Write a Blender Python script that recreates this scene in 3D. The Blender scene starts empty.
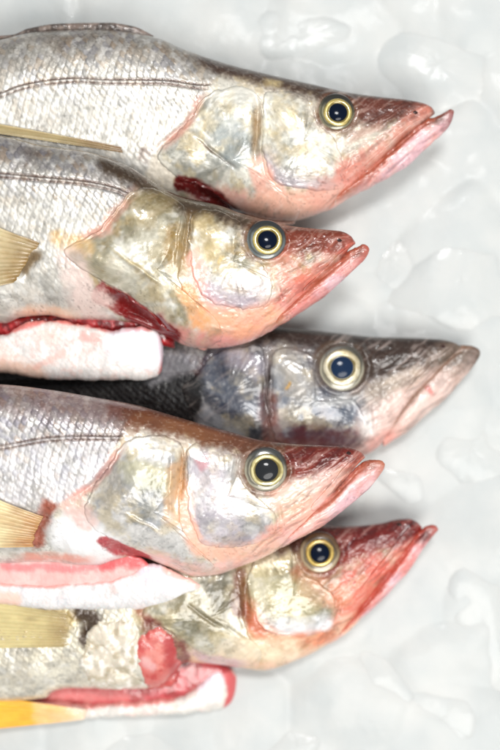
import bpy, math, random
import numpy as np

# ------------------------------------------------------------------ camera, world, light
sc = bpy.context.scene
S = 0.0004                      # metres per layout unit
ZREF = 100.0                    # plane the layout is measured on
DIST = 1250.0                   # camera distance to that plane (layout units, 0.5 m)
cd = bpy.data.cameras.new("camera"); cam = bpy.data.objects.new("camera", cd)
sc.collection.objects.link(cam); sc.camera = cam
cam.location = (0, 0, (ZREF + DIST) * S)
cd.sensor_width = 36.0; cd.lens = 36.0 * DIST / 750.0
cd.clip_start = 0.01; cd.clip_end = 50
cd.dof.use_dof = True; cd.dof.focus_distance = (ZREF + DIST - 126) * S; cd.dof.aperture_fstop = 3.0

w = bpy.data.worlds.new("World"); sc.world = w; w.use_nodes = True
bg = w.node_tree.nodes["Background"]
bg.inputs[0].default_value = (0.93, 0.97, 1.0, 1); bg.inputs[1].default_value = 0.31

def area(name, loc, target, sx, sy, power, col):
    ld = bpy.data.lights.new(name, 'AREA'); ld.shape = 'ELLIPSE'; ld.size = sx; ld.size_y = sy
    ld.energy = power; ld.color = col
    o = bpy.data.objects.new(name, ld); sc.collection.objects.link(o)
    from mathutils import Vector
    o.location = loc
    o.rotation_euler = (Vector(target) - Vector(loc)).to_track_quat('-Z', 'Y').to_euler()
    return o
area("softbox_key", (0.30, -0.52, 1.2), (0.0, -0.03, 0.0), 0.85, 0.6, 14.6, (1.0, 0.98, 0.95))
area("softbox_top", (0.10, 0.36, 0.95), (0.03, 0.03, 0.0), 0.26, 0.18, 5.8, (1.0, 0.99, 0.98))
sc.view_settings.view_transform = 'Standard'; sc.view_settings.look = 'None'
sc.view_settings.exposure = 0.06; sc.view_settings.gamma = 1.0

# ------------------------------------------------------------------ numeric helpers
def hx(s, k=1.0):
    v = np.array([int(s[i:i+2], 16) / 255 for i in (0, 2, 4)])
    return np.where(v <= 0.04045, v / 12.92, ((v + 0.055) / 1.055) ** 2.4) * k

def sm(a, b, x):
    t = np.clip((x - a) / (b - a), 0, 1); return t * t * (3 - 2 * t)

_R = np.random.RandomState(7)
_T = _R.rand(16, 256, 256)
def vn(x, y, k=0):
    xi = np.floor(x).astype(int); yi = np.floor(y).astype(int)
    fx = x - xi; fy = y - yi; fx = fx*fx*(3-2*fx); fy = fy*fy*(3-2*fy)
    T = _T[k % 16]; a = xi & 255; b = yi & 255; a1 = (xi+1) & 255; b1 = (yi+1) & 255
    return (T[a, b]*(1-fx) + T[a1, b]*fx)*(1-fy) + (T[a, b1]*(1-fx) + T[a1, b1]*fx)*fy

def fbm(x, y, s, k=0, o=3):
    r = 0; amp = 1; tot = 0
    for i in range(o):
        r = r + amp * vn(x/s*2**i + 31.7*i, y/s*2**i + 17.3*i, k+i); tot += amp; amp *= 0.5
    return r / tot                                     # 0..1, mean .5

def pchip(pts, x):
    p = np.array(pts, float); X, Y = p[:, 0], p[:, 1]
    h = np.diff(X); d = np.diff(Y) / h
    m = np.zeros(len(X)); m[0] = d[0]; m[-1] = d[-1]
    for i in range(1, len(X)-1):
        if d[i-1]*d[i] > 0:
            w1 = 2*h[i]+h[i-1]; w2 = h[i]+2*h[i-1]; m[i] = (w1+w2)/(w1/d[i-1]+w2/d[i])
    x = np.clip(x, X[0], X[-1]); i = np.clip(np.searchsorted(X, x) - 1, 0, len(h)-1)
    t = (x - X[i]) / h[i]
    return ((1+2*t)*(1-t)**2*Y[i] + t*(1-t)**2*h[i]*m[i] + t*t*(3-2*t)*Y[i+1] + t*t*(t-1)*h[i]*m[i+1])

def dline(x, y, pts):
    """distance to a polyline"""
    return dtaper(x, y, pts)[0]

def dtaper(x, y, pts):
    """distance to a polyline and a weight that fades towards its two ends"""
    p = np.array(pts, float); best = np.full(x.shape, 1e9); pos = np.zeros(x.shape)
    if len(p) == 1: return np.hypot(x-p[0, 0], y-p[0, 1]), np.ones(x.shape)
    acc = 0.0
    for a, b in zip(p[:-1], p[1:]):
        ab = b - a; L = ab @ ab + 1e-9
        t = np.clip(((x-a[0])*ab[0] + (y-a[1])*ab[1]) / L, 0, 1)
        d = np.hypot(x-a[0]-t*ab[0], y-a[1]-t*ab[1]); m = d < best
        best = np.where(m, d, best); pos = np.where(m, acc + t*math.sqrt(L), pos); acc += math.sqrt(L)
    s = pos/acc
    return best, sm(-.02, .3, s)*sm(-.02, .3, 1-s)

def closed(pts, n):
    """closed Catmull-Rom through pts, n samples"""
    p = np.array(pts, float); N = len(p); s = np.linspace(0, N, n, endpoint=False)
    i = s.astype(int); t = (s - i)[:, None]
    a, b, c, d = p[(i-1) % N], p[i % N], p[(i+1) % N], p[(i+2) % N]
    return 0.5*((2*b) + (-a+c)*t + (2*a-5*b+4*c-d)*t**2 + (-a+3*b-3*c+d)*t**3)

def mix(c, m, col):
    m = np.asarray(m)[..., None]; return c*(1-m) + np.asarray(col)*m

# ------------------------------------------------------------------ mesh builder
def mesh_obj(name, V, F, col, mat, parent=None, origin=(0, 0, 0), smooth=True):
    """V in world metres (N,3); F (M,4) quads; col (N,4)"""
    me = bpy.data.meshes.new(name)
    V = np.asarray(V, np.float32) - np.asarray(origin, np.float32)
    F = np.asarray(F, np.int32)
    me.vertices.add(len(V)); me.vertices.foreach_set("co", V.ravel())
    me.loops.add(F.size); me.loops.foreach_set("vertex_index", F.ravel())
    me.polygons.add(len(F))
    me.polygons.foreach_set("loop_start", np.arange(0, F.size, F.shape[1], dtype=np.int32))
    me.polygons.foreach_set("loop_total", np.full(len(F), F.shape[1], np.int32))
    me.polygons.foreach_set("use_smooth", np.full(len(F), smooth))
    if col is not None:
        a = me.color_attributes.new("col", 'FLOAT_COLOR', 'POINT')
        a.data.foreach_set("color", np.asarray(col, np.float32).ravel())
    me.materials.append(mat); me.update(calc_edges=True); me.validate()
    o = bpy.data.objects.new(name, me); sc.collection.objects.link(o)
    if parent is not None: o.parent = parent
    return o

def grid_faces(nu, nv, wrap_v=False):
    i = np.arange(nu-1)[:, None]; j = np.arange(nv if wrap_v else nv-1)[None, :]
    j2 = (j+1) % nv
    return np.stack([i*nv+j+0*j2, (i+1)*nv+j, (i+1)*nv+j2, i*nv+j2+0*j], -1).reshape(-1, 4)

# ------------------------------------------------------------------ materials
def new_mat(name):
    m = bpy.data.materials.new(name); m.use_nodes = True
    nt = m.node_tree; return m, nt, nt.nodes["Principled BSDF"]

def skin_mat(name, rough, coat, sss, metal, bump, bscale, coat_rough=0.07, attr=True, color=None, spec=0.5):
    m, nt, p = new_mat(name)
    if attr:
        a = nt.nodes.new("ShaderNodeAttribute"); a.attribute_name = "col"
        nt.links.new(a.outputs["Color"], p.inputs["Base Color"])
        mu = nt.nodes.new("ShaderNodeMath"); mu.operation = 'MULTIPLY'; mu.inputs[1].default_value = metal
        nt.links.new(a.outputs["Alpha"], mu.inputs[0]); nt.links.new(mu.outputs[0], p.inputs["Metallic"])
    else:
        p.inputs["Base Color"].default_value = (*color, 1); p.inputs["Metallic"].default_value = metal
    p.inputs["Specular IOR Level"].default_value = spec
    p.inputs["Coat Weight"].default_value = coat; p.inputs["Coat Roughness"].default_value = coat_rough
    p.inputs["Coat IOR"].default_value = 1.4
    if sss > 0:
        p.inputs["Subsurface Weight"].default_value = sss
        p.inputs["Subsurface Radius"].default_value = (1.0, 0.45, 0.35)
        p.inputs["Subsurface Scale"].default_value = 0.0022
    tc = nt.nodes.new("ShaderNodeTexCoord")
    n1 = nt.nodes.new("ShaderNodeTexNoise"); n1.inputs["Scale"].default_value = bscale
    n1.inputs["Detail"].default_value = 4; nt.links.new(tc.outputs["Object"], n1.inputs["Vector"])
    b = nt.nodes.new("ShaderNodeBump"); b.inputs["Strength"].default_value = bump
    b.inputs["Distance"].default_value = 0.0006
    nt.links.new(n1.outputs["Fac"], b.inputs["Height"])
    nt.links.new(b.outputs["Normal"], p.inputs["Normal"]); nt.links.new(b.outputs["Normal"], p.inputs["Coat Normal"])
    n2 = nt.nodes.new("ShaderNodeTexNoise"); n2.inputs["Scale"].default_value = bscale*0.35
    nt.links.new(tc.outputs["Object"], n2.inputs["Vector"])
    mr = nt.nodes.new("ShaderNodeMapRange"); mr.inputs[3].default_value = max(rough-0.12, .02); mr.inputs[4].default_value = rough+0.14
    nt.links.new(n2.outputs["Fac"], mr.inputs[0]); nt.links.new(mr.outputs[0], p.inputs["Roughness"])
    return m

M_BODY = skin_mat("wet_fish_skin", 0.40, 0.6, 0.0, 0.35, 0.18, 620, 0.08)
M_PLATE = skin_mat("wet_gill_plate", 0.36, 0.85, 0.0, 0.3, 0.14, 480, 0.05)
M_FLESH = skin_mat("wet_flesh", 0.35, 0.85, 0.25, 0.0, 0.35, 420, 0.06)
M_BELLY = skin_mat("belly_skin", 0.45, 0.5, 0.2, 0.12, 0.30, 520, 0.12)
M_JAW = skin_mat("wet_jaw_skin", 0.4, 0.6, 0.2, 0.0, 0.35, 420, 0.07)
M_FIN = skin_mat("fin_membrane", 0.4, 0.6, 0.15, 0.0, 0.2, 600, 0.1)
M_EYE = skin_mat("eye_white", 0.25, 1.0, 0.0, 0.2, 0.05, 300, 0.02)
M_IRIS = skin_mat("gold_iris", 0.25, 1.0, 0.0, 0.45, 0.05, 500, 0.02)
M_PUPIL = skin_mat("dark_pupil", 0.16, 0.35, 0.0, 0.0, 0.0, 300, 0.03, spec=0.06)

# ------------------------------------------------------------------ ice
def ice_mat(name, tint, sss, trans, coat=0.15, rough=0.45):
    m, nt, p = new_mat(name)
    tc = nt.nodes.new("ShaderNodeTexCoord")
    n1 = nt.nodes.new("ShaderNodeTexNoise"); n1.inputs["Scale"].default_value = 45; n1.inputs["Detail"].default_value = 5
    nt.links.new(tc.outputs["Object"], n1.inputs["Vector"])
    r = nt.nodes.new("ShaderNodeValToRGB")
    r.color_ramp.elements[0].position = 0.35; r.color_ramp.elements[1].position = 0.68
    r.color_ramp.elements[0].color = (tint[0]*0.93, tint[1]*0.95, tint[2]*0.96, 1)
    r.color_ramp.elements[1].color = (min(tint[0]*1.06, .95), min(tint[1]*1.05, .95), min(tint[2]*1.04, .95), 1)
    nt.links.new(n1.outputs["Fac"], r.inputs[0]); nt.links.new(r.outputs[0], p.inputs["Base Color"])
    p.inputs["Roughness"].default_value = rough; p.inputs["IOR"].default_value = 1.31
    p.inputs["Coat Weight"].default_value = coat; p.inputs["Coat Roughness"].default_value = 0.08
    p.inputs["Transmission Weight"].default_value = trans
    p.inputs["Subsurface Weight"].default_value = sss
    p.inputs["Subsurface Radius"].default_value = (0.9, 1.0, 1.05); p.inputs["Subsurface Scale"].default_value = 0.003
    n2 = nt.nodes.new("ShaderNodeTexNoise"); n2.inputs["Scale"].default_value = 130; n2.inputs["Detail"].default_value = 4
    nt.links.new(tc.outputs["Object"], n2.inputs["Vector"])
    b = nt.nodes.new("ShaderNodeBump"); b.inputs["Strength"].default_value = 0.25; b.inputs["Distance"].default_value = 0.0015
    nt.links.new(n2.outputs["Fac"], b.inputs["Height"]); nt.links.new(b.outputs["Normal"], p.inputs["Normal"])
    nt.links.new(b.outputs["Normal"], p.inputs["Coat Normal"])
    return m
M_ICEBED = ice_mat("packed_ice", (0.545, 0.558, 0.548), 0.2, 0.0, 0.05, 0.5)
M_ICE = ice_mat("clear_ice", (0.545, 0.558, 0.548), 0.3, 0.0, 0.14, 0.42)

def px(x, y, z, fac=1.0):
    return np.stack([(np.asarray(x)-250)*S*fac, (375-np.asarray(y))*S*fac, np.asarray(z)*S+0*np.asarray(x)], -1)

def build_ice_bed():
    xs = np.arange(-760, 960, 4.0); ys = np.arange(-400, 1160, 4.0)
    X, Y = np.meshgrid(xs, ys, indexing='ij'); rs = np.random.RandomState(3)
    Z = np.full(X.shape, -60.0); wx = 16*(fbm(X, Y, 50, 3)-.5); wy = 16*(fbm(X, Y, 50, 7)-.5)
    for a in np.arange(-800, 1000, 74):
        for b in np.arange(-440, 1200, 70):
            cx, cy = a + rs.uniform(-34, 34), b + rs.uniform(-32, 32)
            R = rs.uniform(62, 96); th = rs.uniform(0, 6.28, 7); dd = rs.uniform(.7, 1.0, 7)
            hgt = rs.uniform(8, 16); tx, ty = rs.uniform(-.13, .13, 2)
            q = 0
            for t, d in zip(np.linspace(0, 6.28, 7, endpoint=False) + .8*th/6.28, dd):
                q = q + np.clip(((X+wx-cx)*math.cos(t) + (Y+wy-cy)*math.sin(t))/(R*d), 0, 3)**8
            z = hgt + tx*np.clip(X-cx, -R, R) + ty*np.clip(Y-cy, -R, R) - 5*np.clip(q**(1/8), 0, 2)**4
            Z = np.maximum(Z, z)
    Z = Z + 5*(fbm(X, Y, 60, 2)-.5) + .8*(fbm(X, Y, 16, 5)-.5)
    mesh_obj("ice", px(X, Y, Z).reshape(-1, 3), grid_faces(len(xs), len(ys)), None, M_ICEBED)["kind"] = "structure"
build_ice_bed()

def ice_chunk(cx, cy, cz, rx, ry, rz, rot, seed, label):
    rs = np.random.RandomState(seed)
    nu, nv = 72, 120
    th = np.linspace(0.001, math.pi-0.001, nu); ph = np.linspace(0, 2*math.pi, nv, endpoint=False)
    T, P = np.meshgrid(th, ph, indexing='ij')
    d = np.stack([np.sin(T)*np.cos(P), np.sin(T)*np.sin(P), np.cos(T)], -1)
    n = 8; tl = rs.uniform(0, 6.28); an = (np.arange(n) + rs.uniform(-.3, .3, n))*2*math.pi/n
    nrm = [(math.cos(a), math.sin(a), rs.uniform(.3, 1.6)) for a in an] + [(.17*math.cos(tl), .17*math.sin(tl), 1), (.2, .1, -1)]
    nrm = np.array(nrm); nrm /= np.linalg.norm(nrm, axis=1)[:, None]
    dist = np.concatenate([rs.uniform(.72, 1.0, n), [.8, .9]])
    k = np.clip(d @ nrm.T, 1e-3, None)/dist
    r = 1/(np.sum(k**18, -1)**(1/18))
    r = r*(1 + .03*(fbm(P*9, T*9, 3.0, seed % 9)-.5) + .014*(fbm(d[..., 0]*14+seed, d[..., 1]*14, 1.0, 4, 4)-.5))
    p = d*r[..., None]*np.array([rx, ry, rz]); c, s = math.cos(rot), math.sin(rot)
    x = cx + p[..., 0]*c - p[..., 1]*s; y = cy + p[..., 0]*s + p[..., 1]*c; z = cz + p[..., 2]
    org = px(cx, cy, cz-rz)
    o = mesh_obj("ice_chunk", px(x, y, z).reshape(-1, 3), grid_faces(nu, nv, True)[:, ::-1], None, M_ICE, origin=org)
    o.location = org; o["label"] = label; o["category"] = "ice chunk"; o["group"] = "chunks of ice around the fish"
def top_at(z, rz=26): return z - .8*rz
for cx, cy, zt, rx, ry, rot, seed, label in (
    (476, 272, 5, 60, 82, .25, 11, "large bright ice chunk with glinting face at the right edge"),
    (376, 718, 3, 78, 72, .3, 5, "broad flat ice chunk below the chin of the lowest fish"),
    (300, 772, 2, 46, 34, .1, 23, "small ice chunk cut by the bottom edge of the photo"),
    (498, 640, 4, 52, 92, -.2, 31, "tall ice chunk at the right edge, near the lowest snout"),
    (486, 452, 2, 56, 70, .5, 44, "rounded ice chunk below the dark fish's snout tip"),
    (450, 42, 3, 92, 56, .4, 52, "long pale ice chunk in the top right corner"),
    (300, 14, 2, 96, 46, -.1, 67, "low ice chunk above the nape of the topmost fish"),
    (120, 786, 2, 90, 44, .05, 71, "ice chunk below the yellow fin of the lowest fish"),
    (400, 250, 0, 50, 66, .9, 83, "flat grey ice chunk beside the second fish's snout"),
    (418, 488, 0, 50, 42, .2, 91, "ice chunk between the two lower snouts"),
    (484, 140, 1, 62, 60, .7, 97, "ice chunk right of the topmost fish's jaw tip"),
    (454, 742, 3, 66, 50, .6, 103, "ice chunk in the bottom right corner")):
    ice_chunk(cx, cy, top_at(zt+12.5), rx*1.25, ry*1.2, 26, rot, seed, label)

# ------------------------------------------------------------------ the fish
WHITE = hx('e9e7e2'); SILV = hx('d3d1cd')
def scales(x, y, lat, sx=7.2, sy=5.4, seed=0):
    """overlapping scales: height 0..1, edge 0..1, random id"""
    wx = 3.0*(vn(x/23, y/23, 11)-.5) + 1.6*(vn(x/8, y/8, 12)-.5); wy = 3.0*(vn(x/23, y/23, 13)-.5) + 1.6*(vn(x/8, y/8, 14)-.5)
    yy = (y + wy - lat)/sy; xx = (x + wx - .35*(y-lat))/sx
    best = np.full(x.shape, -1e9); h = np.zeros(x.shape); e = np.zeros(x.shape); rid = np.zeros(x.shape)
    r0 = np.floor(yy)
    for dr in (-1, 0, 1, 2):
        row = r0 + dr; off = 0.5*np.mod(row, 2)
        c0 = np.floor(xx - off)
        for dc in (-1, 0, 1, 2):
            cc = c0 + dc
            hsh = np.mod(np.sin(cc*12.9898 + row*78.233 + seed)*43758.5453, 1.0)
            cx = cc + off; dx = (xx-cx)*sx; dy = (yy-row)*sy
            q = np.sqrt((dx/(sx*0.98))**2 + (dy/(sy*1.08))**2)
            ins = (q < 1) & (cx > best)
            best = np.where(ins, cx, best); h = np.where(ins, 0.5-0.5*dx/sx, h)
            e = np.where(ins, q, e); rid = np.where(ins, hsh, rid)
    return h, e, rid

class Fish:
    def __init__(f, **k):
        f.__dict__.update(k)
        f.fac = (ZREF + DIST - f.zc - 8) / DIST
        k = (ZREF + DIST - f.zc - 44) / (ZREF + DIST - f.zc - 8)   # skin features lie higher than the outline they were measured with
        T = lambda q: (250 + (q[0]-250)*k, 375 + (q[1]-375)*k)
        for n in ('cover', 'cheek', 'maxilla', 'band', 'bar', 'seam', 'headline', 'lateral'): setattr(f, n, [T(q) for q in getattr(f, n)])
        f.extra = [([T(q) for q in e[0]],) + e[1:] for e in f.extra]; f.grooves = [([T(q) for q in e[0]],) + e[1:] for e in f.grooves]
        f.eye = T(f.eye[:2]) + (f.eye[2]*k,); f.nostril = T(f.nostril)
        f.xtail = f.top[0][0]; f.tip = f.top[-1][0]
        o = bpy.data.objects.new("fish", None); sc.collection.objects.link(o)
        f.root = o; f.org = px(120, f.ymid, max(f.zc-48, -20), f.fac)
        o.location = f.org; o["label"] = f.label; o["category"] = "fish"; o["group"] = "fresh fish piled on the ice"
    def lat(f, x): return pchip(f.lateral, x)
    def plane(f, x, y):
        return pchip(f.zline, x) + f.zc + f.tilt*(f.ymid - y)
    def base(f, x, y):
        """smooth skin height without relief"""
        a = pchip(f.top, x); b = pchip(f.bot, x); W = pchip(f.wid, x)
        t = np.clip((y - (a+b)/2)/np.maximum((b-a)/2, 1e-3), -1, 1)
        return f.plane(x, y) + W*np.sqrt(np.clip(1-np.abs(t)**2.5, 0, 1))
    def head(f, x, y):
        """1 on the head, 0 on the scaled body"""
        d = pchip([(q[1], q[0]) for q in f.headline], y)
        return sm(-4, 3, x - d + 3*(fbm(x, y, 9, 3)-.5))
    def relief(f, x, y):
        a = pchip(f.top, x); b = pchip(f.bot, x)
        edge = sm(0, 10, np.minimum(y-a, b-y))
        h, e, rid = scales(x, y, f.lat(x), seed=f.seed)
        hd = f.head(x, y)
        z = (1-hd)*edge*(.8*f.scale_amp*(h - .5) - .5*sm(.8, 1, e))*(.75 + .5*sm(.3, .65, fbm(x, y, 24, 9, 3)))*(1-.45*sm(.45, .8, (y-a)/np.maximum(b-a, 1)))
        z += (1-hd)*edge*.7*(fbm(x*1.3, y, 5, 6, 3)-.5)
        z += hd*edge*(2.2*(fbm(x, y, 14, f.seed % 7, 4)-.5) + 0.9*(fbm(x*1.0, y*1.6, 4, 4)-.5))
        fr = sm(f.eye[0]-30, f.eye[0]+25, x); z += hd*edge*fr*1.7*(f.streak(x, y)-.5)
        z += (1-hd)*(1.6*(fbm(x, y, 30, 1)-.5))
        lt = np.abs(y - f.lat(x)); z -= (1-hd)*(0.9*np.exp(-((lt-2.2)/1.2)**2)) - (1-hd)*.5*np.exp(-(lt/1.3)**2)
        ex, ey, er = f.eye
        de = np.hypot(x-ex, (y-ey)*1.05)
        z += -7*(1-sm(er*.72, er*1.02, de)) + 1.8*np.exp(-((de-er*1.16)/3)**2)
        for pts, wd, amp in f.grooves:
            dd, tp = dtaper(x + 3*(fbm(x, y, 12, 4)-.5), y + 3*(fbm(x, y, 12, 8)-.5), pts); z += amp*tp*np.exp(-(dd/wd)**2)
        return z
    def streak(f, x, y):
        """fibres running along the jaw, 0..1"""
        u = x*.80 - y*.60 + 10*(fbm(x, y, 30, 2)-.5); v = x*.60 + y*.80 + 10*(fbm(x, y, 30, 5)-.5)
        return fbm(u/7, v, 3.4, 6 + f.seed % 3, 3)
    def skin(f, x, y): return f.base(x, y) + f.relief(x, y)
    # ---- colour: pigment, plus shade painted in by a few extra strokes
    def colour(f, x, y, kind):
        P = f.pal
        a = pchip(f.top, x); b = pchip(f.bot, x)
        wx = x + 7*(fbm(x, y, 16, 6)-.5); wy = y + 7*(fbm(x, y, 16, 9)-.5)
        d = np.clip((wy - a)/np.maximum(b-a, 1), 0, 1)
        n1 = fbm(x, y, 26, 1 + f.seed % 5, 4); n2 = fbm(x, y, 7, 2 + f.seed % 5, 3); n3 = fbm(x, y, 2.6, 3, 2); n4 = fbm(x, y, 10, 12, 3)
        al = np.zeros(x.shape)
        # scaled body
        h, e, rid = scales(x, y, f.lat(x), seed=f.seed)
        body = np.zeros(x.shape+(3,)) + P['flank']
        body = mix(body, sm(.55, .95, d), P['belly'])
        body = mix(body, (1-sm(.04, .40, d + .16*(n1-.5)))*.95, P['back'])
        tint = np.where((rid < .33)[..., None], hx('b3b8c6'), np.where((rid < .6)[..., None], hx('d2bda6'), hx('f2f1ee')))
        tstr = (.30 - .20*sm(.3, .6, d))*P.get('irid', 1)*sm(.25, .75, fbm(x, y, 20, 5, 3) + .15)
        body = body*(1-tstr[..., None]) + tint*tstr[..., None]
        body = body*(1 - (.22*sm(.66, 1.0, e)*(1-.85*sm(.22, .5, d))*sm(.2, .7, n1 + .1))[..., None])
        body = body*(.80 + .40*n2)[..., None]; body = mix(body, .3*sm(.5, .7, n1), hx('b0aaa0')); body = mix(body, .42*sm(.5, .7, fbm(x*.8+40, y*1.3, 9, 11, 3)), hx('a6a49e')); body = mix(body, .3*sm(.55, .75, fbm(x, y, 6, 13, 3)), hx('f6f5f2')); body = body*(.9+.2*n3)[..., None]
        lt = y - f.lat(x)
        body = mix(body, .9*np.exp(-((np.abs(lt)-1.9)/1.25)**2)*(.6+.4*sm(.3,.6,n2)), hx('5e3a26'))
        # head
        head = np.zeros(x.shape+(3,)) + P['head']
        head = mix(head, .5*sm(.42, .75, n1), P['mott'])
        head = mix(head, .55*sm(.52, .72, n2), P['mott2'])
        head = head*(.84 + .32*n3)[..., None]
        if kind == 'body':
            hd = f.head(x, y); c = body*(1-hd[..., None]) + head*hd[..., None]; al = (1-hd)*.9 + .2*hd
        elif kind == 'plate':
            c = np.zeros(x.shape+(3,)) + P['plate']
            c = mix(c, .8*sm(.42, .62, n1), P['mott'])
            c = mix(c, .5*sm(.5, .75, fbm(x, y, 12, 7, 4)), P['mott2'])
            c = mix(c, .3*sm(.55, .75, n2), hx('f4f2ee')); c = mix(c, .38*sm(.5, .68, fbm(x+70, y, 15, 14, 4)), hx('d6c49a'))
            c = c*(.84 + .32*n3)[..., None]
            al = np.full(x.shape, .8); 
            if f.pdist:
                gx, gy = f.pcen; w = sm(-10, 22, .8*(x-gx) - .6*(y-gy)) if f.pcheek else .35
                c = mix(c, w*(1-sm(1, 11, f.pdist(x, y) + 6*(n2-.5))), head)
                if f.pcheek: c = mix(c, .5*(1-w)*(1-sm(2, 22, f.pdist(x, y) + 8*(n2-.5)))*sm(-5, 25, y-gy), hx('bcaebd'))
        elif kind == 'jaw':
            c = np.zeros(x.shape+(3,)) + P['pink']
            c = mix(c, .35 + .5*sm(.35, .65, n1), P['lilac']); c = c*(.9+.2*n3)[..., None]
        # shared strokes (noise-warped)
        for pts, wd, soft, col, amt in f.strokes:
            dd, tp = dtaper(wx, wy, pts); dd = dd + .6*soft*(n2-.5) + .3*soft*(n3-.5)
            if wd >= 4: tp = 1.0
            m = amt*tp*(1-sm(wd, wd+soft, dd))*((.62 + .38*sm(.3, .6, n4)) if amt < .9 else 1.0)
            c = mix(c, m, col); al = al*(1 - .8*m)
        st = f.streak(x, y); fr = sm(f.eye[0]-50, f.eye[0]+10, x) if kind != 'plate' else .35*np.ones(x.shape)
        c = mix(c, fr*.24*sm(.55, .78, st), hx('f3e2da')); c = c*(1 - .26*fr*(1-sm(.25, .5, st)))[..., None]
        if kind == 'jaw':
            jt = pchip(f.jaw_top, x); c = mix(c, .75*(1-sm(1.0, 6, np.abs(y-jt-1) + 2*(n3-.5))), P['lip'])
            tipd = f.jaw_top[-1][0] - x; c = mix(c, .7*(1-sm(2, 16, tipd)), P['jawtip'])
        c = c*(1 - (.22*sm(.70, .84, vn(x/1.7+50, y/1.7, 9))*sm(.45, .65, fbm(x, y, 15, 10, 3)))[..., None]); c = mix(c, P.get('fleck', .12)*sm(.7, .86, vn(x/2.1+9, y/1.5, 10)), hx('f2ede4'))
        c = np.clip(c, .003, 1)**P.get('gam', 1.38)*1.06
        return np.concatenate([np.clip(c, .003, .93), np.clip(al, 0, 1)[..., None]], -1)
    # ---- loft (closed body with a top and an under side)
    def loft(f, name, top, bot, wid, mat, colfn, relief=None, dz=0.0, p=2.5, step=0.8, nt=170, nb=16, zfn=None, parent=None, wob=0.0):
        x0, x1 = top[0][0], top[-1][0]
        xs = [np.arange(x0, min(-12, x1), 6.0)] if x0 < -12 else []
        xs.append(np.arange(max(-12, x0), x1-4, step)); xs.append(x1 - 4*(1-np.sin(np.linspace(0, math.pi/2, 8)))[0:])
        xs = np.concatenate(xs)
        th = np.linspace(-math.pi/2, math.pi/2, nt); tt = np.sin(th)
        tb = np.sin(np.linspace(math.pi/2, -math.pi/2, nb+2)[1:-1])
        t = np.concatenate([tt, tb]); sg = np.concatenate([np.ones(nt), -np.ones(nb)])
        X = np.repeat(xs[:, None], len(t), 1); A = pchip(top, xs)[:, None]; B = pchip(bot, xs)[:, None]; W = pchip(wid, xs)[:, None]
        if wob:
            e = np.clip((x1-xs)/12, 0, 1)[:, None]
            A = A + wob*e*(fbm(xs, xs*0, 7, 3)-.5)[:, None]*2; B = B + .6*wob*e*(fbm(xs, xs*0+9, 9, 4)-.5)[:, None]*2
        Y = (A+B)/2 + t[None]*(B-A)/2
        half = np.sqrt(np.clip(1-np.abs(t)**p, 0, 1))[None]*W
        Z0 = (zfn or f.plane)(X, Y) + dz
        Z = Z0 + sg[None]*half
        if relief is not None:
            up = np.broadcast_to(sg[None] > 0, X.shape)
            fade = np.clip((1-np.abs(t[None]))*8, 0, 1)*np.clip(W/10, 0, 1)
            Z = np.where(up, Z + relief(X, Y)*fade, Z)
        V = px(X, Y, Z, f.fac).reshape(-1, 3)
        col = colfn(X.ravel(), Y.ravel())
        return mesh_obj(name, V, grid_faces(len(xs), len(t), True), col, mat, parent or f.root, f.org)
    # ---- patch: a plate lying on a surface, star-shaped outline
    def patch(f, name, poly, lift, mat, colfn, relief=None, edge=6.0, nr=70, ns=260, sink=2.5, surf=None, parent=None, centre=None, wob=1.0, thin=False):
        b = closed(poly, ns); c = np.mean(b, 0) if centre is None else np.array(centre, float)
        s = np.arange(ns)
        b = b + wob*(np.stack([fbm(b[:, 0], b[:, 1], 7, 4), fbm(b[:, 0], b[:, 1], 7, 8)], -1)-.5)*2
        r = 1-(1-np.linspace(0.0, 1, nr))**1.5
        X = c[0] + r[:, None]*(b[None, :, 0]-c[0]); Y = c[1] + r[:, None]*(b[None, :, 1]-c[1])
        dist = (1-r)[:, None]*np.hypot(b[:, 0]-c[0], b[:, 1]-c[1])[None]
        u = np.clip(dist/edge, 0, 1); prof = np.sqrt(1-(1-u)**2)
        if thin: u2 = np.clip(dist/2.2, 0, 1); prof = .4*np.sqrt(1-(1-u2)**2) + .6*sm(0, 34, dist)
        Zs = (surf or f.base)(X, Y)
        Z = Zs - sink + (lift+sink)*prof
        if relief is not None: Z = Z + relief(X, Y)*np.clip(dist/3, 0, 1)
        # underside ring so that it is a solid shell
        Xb, Yb = X[::-1][1:], Y[::-1][1:]; Zb = (Zs[::-1][1:] - sink - 1.5)
        X = np.concatenate([X, Xb]); Y = np.concatenate([Y, Yb]); Z = np.concatenate([Z, Zb])
        V = px(X, Y, Z, f.fac).reshape(-1, 3)
        return mesh_obj(name, V, grid_faces(X.shape[0], ns, True), colfn(X.ravel(), Y.ravel()), mat, parent or f.root, f.org)
    def fin(f, name, base, outer, nray, cols, lift0, lift1, surf=None, nu=90, parent=None, wave=1.5, amp=.8):
        """ray fin: base polyline -> outer polyline"""
        nv = nray*10
        v = np.linspace(0, 1, nv)
        def along(pts):
            p = np.array(pts, float); q = np.linspace(0, 1, len(p))
            return np.stack([np.interp(v, q, p[:, 0]), np.interp(v, q, p[:, 1])], -1)
        Bq, Oq = along(base), along(outer); u = np.linspace(0, 1, nu)[:, None]
        X = Bq[None, :, 0]*(1-u) + Oq[None, :, 0]*u; Y = Bq[None, :, 1]*(1-u) + Oq[None, :, 1]*u
        ray = np.abs(np.sin(v*nray*math.pi + .5*np.sin(5*u)))[..., :]
        X = X + 5*(fbm(Y+u*9, v*nray+0*u, 6, 3)-.5)*(1-u); vr = v + .03*np.sin(v*9)
        ray = np.abs(np.sin(vr*nray*math.pi + .5*np.sin(5*u)))**.6*(.5+.5*vn(v*nray, 0*v, 4)[None])
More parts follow.
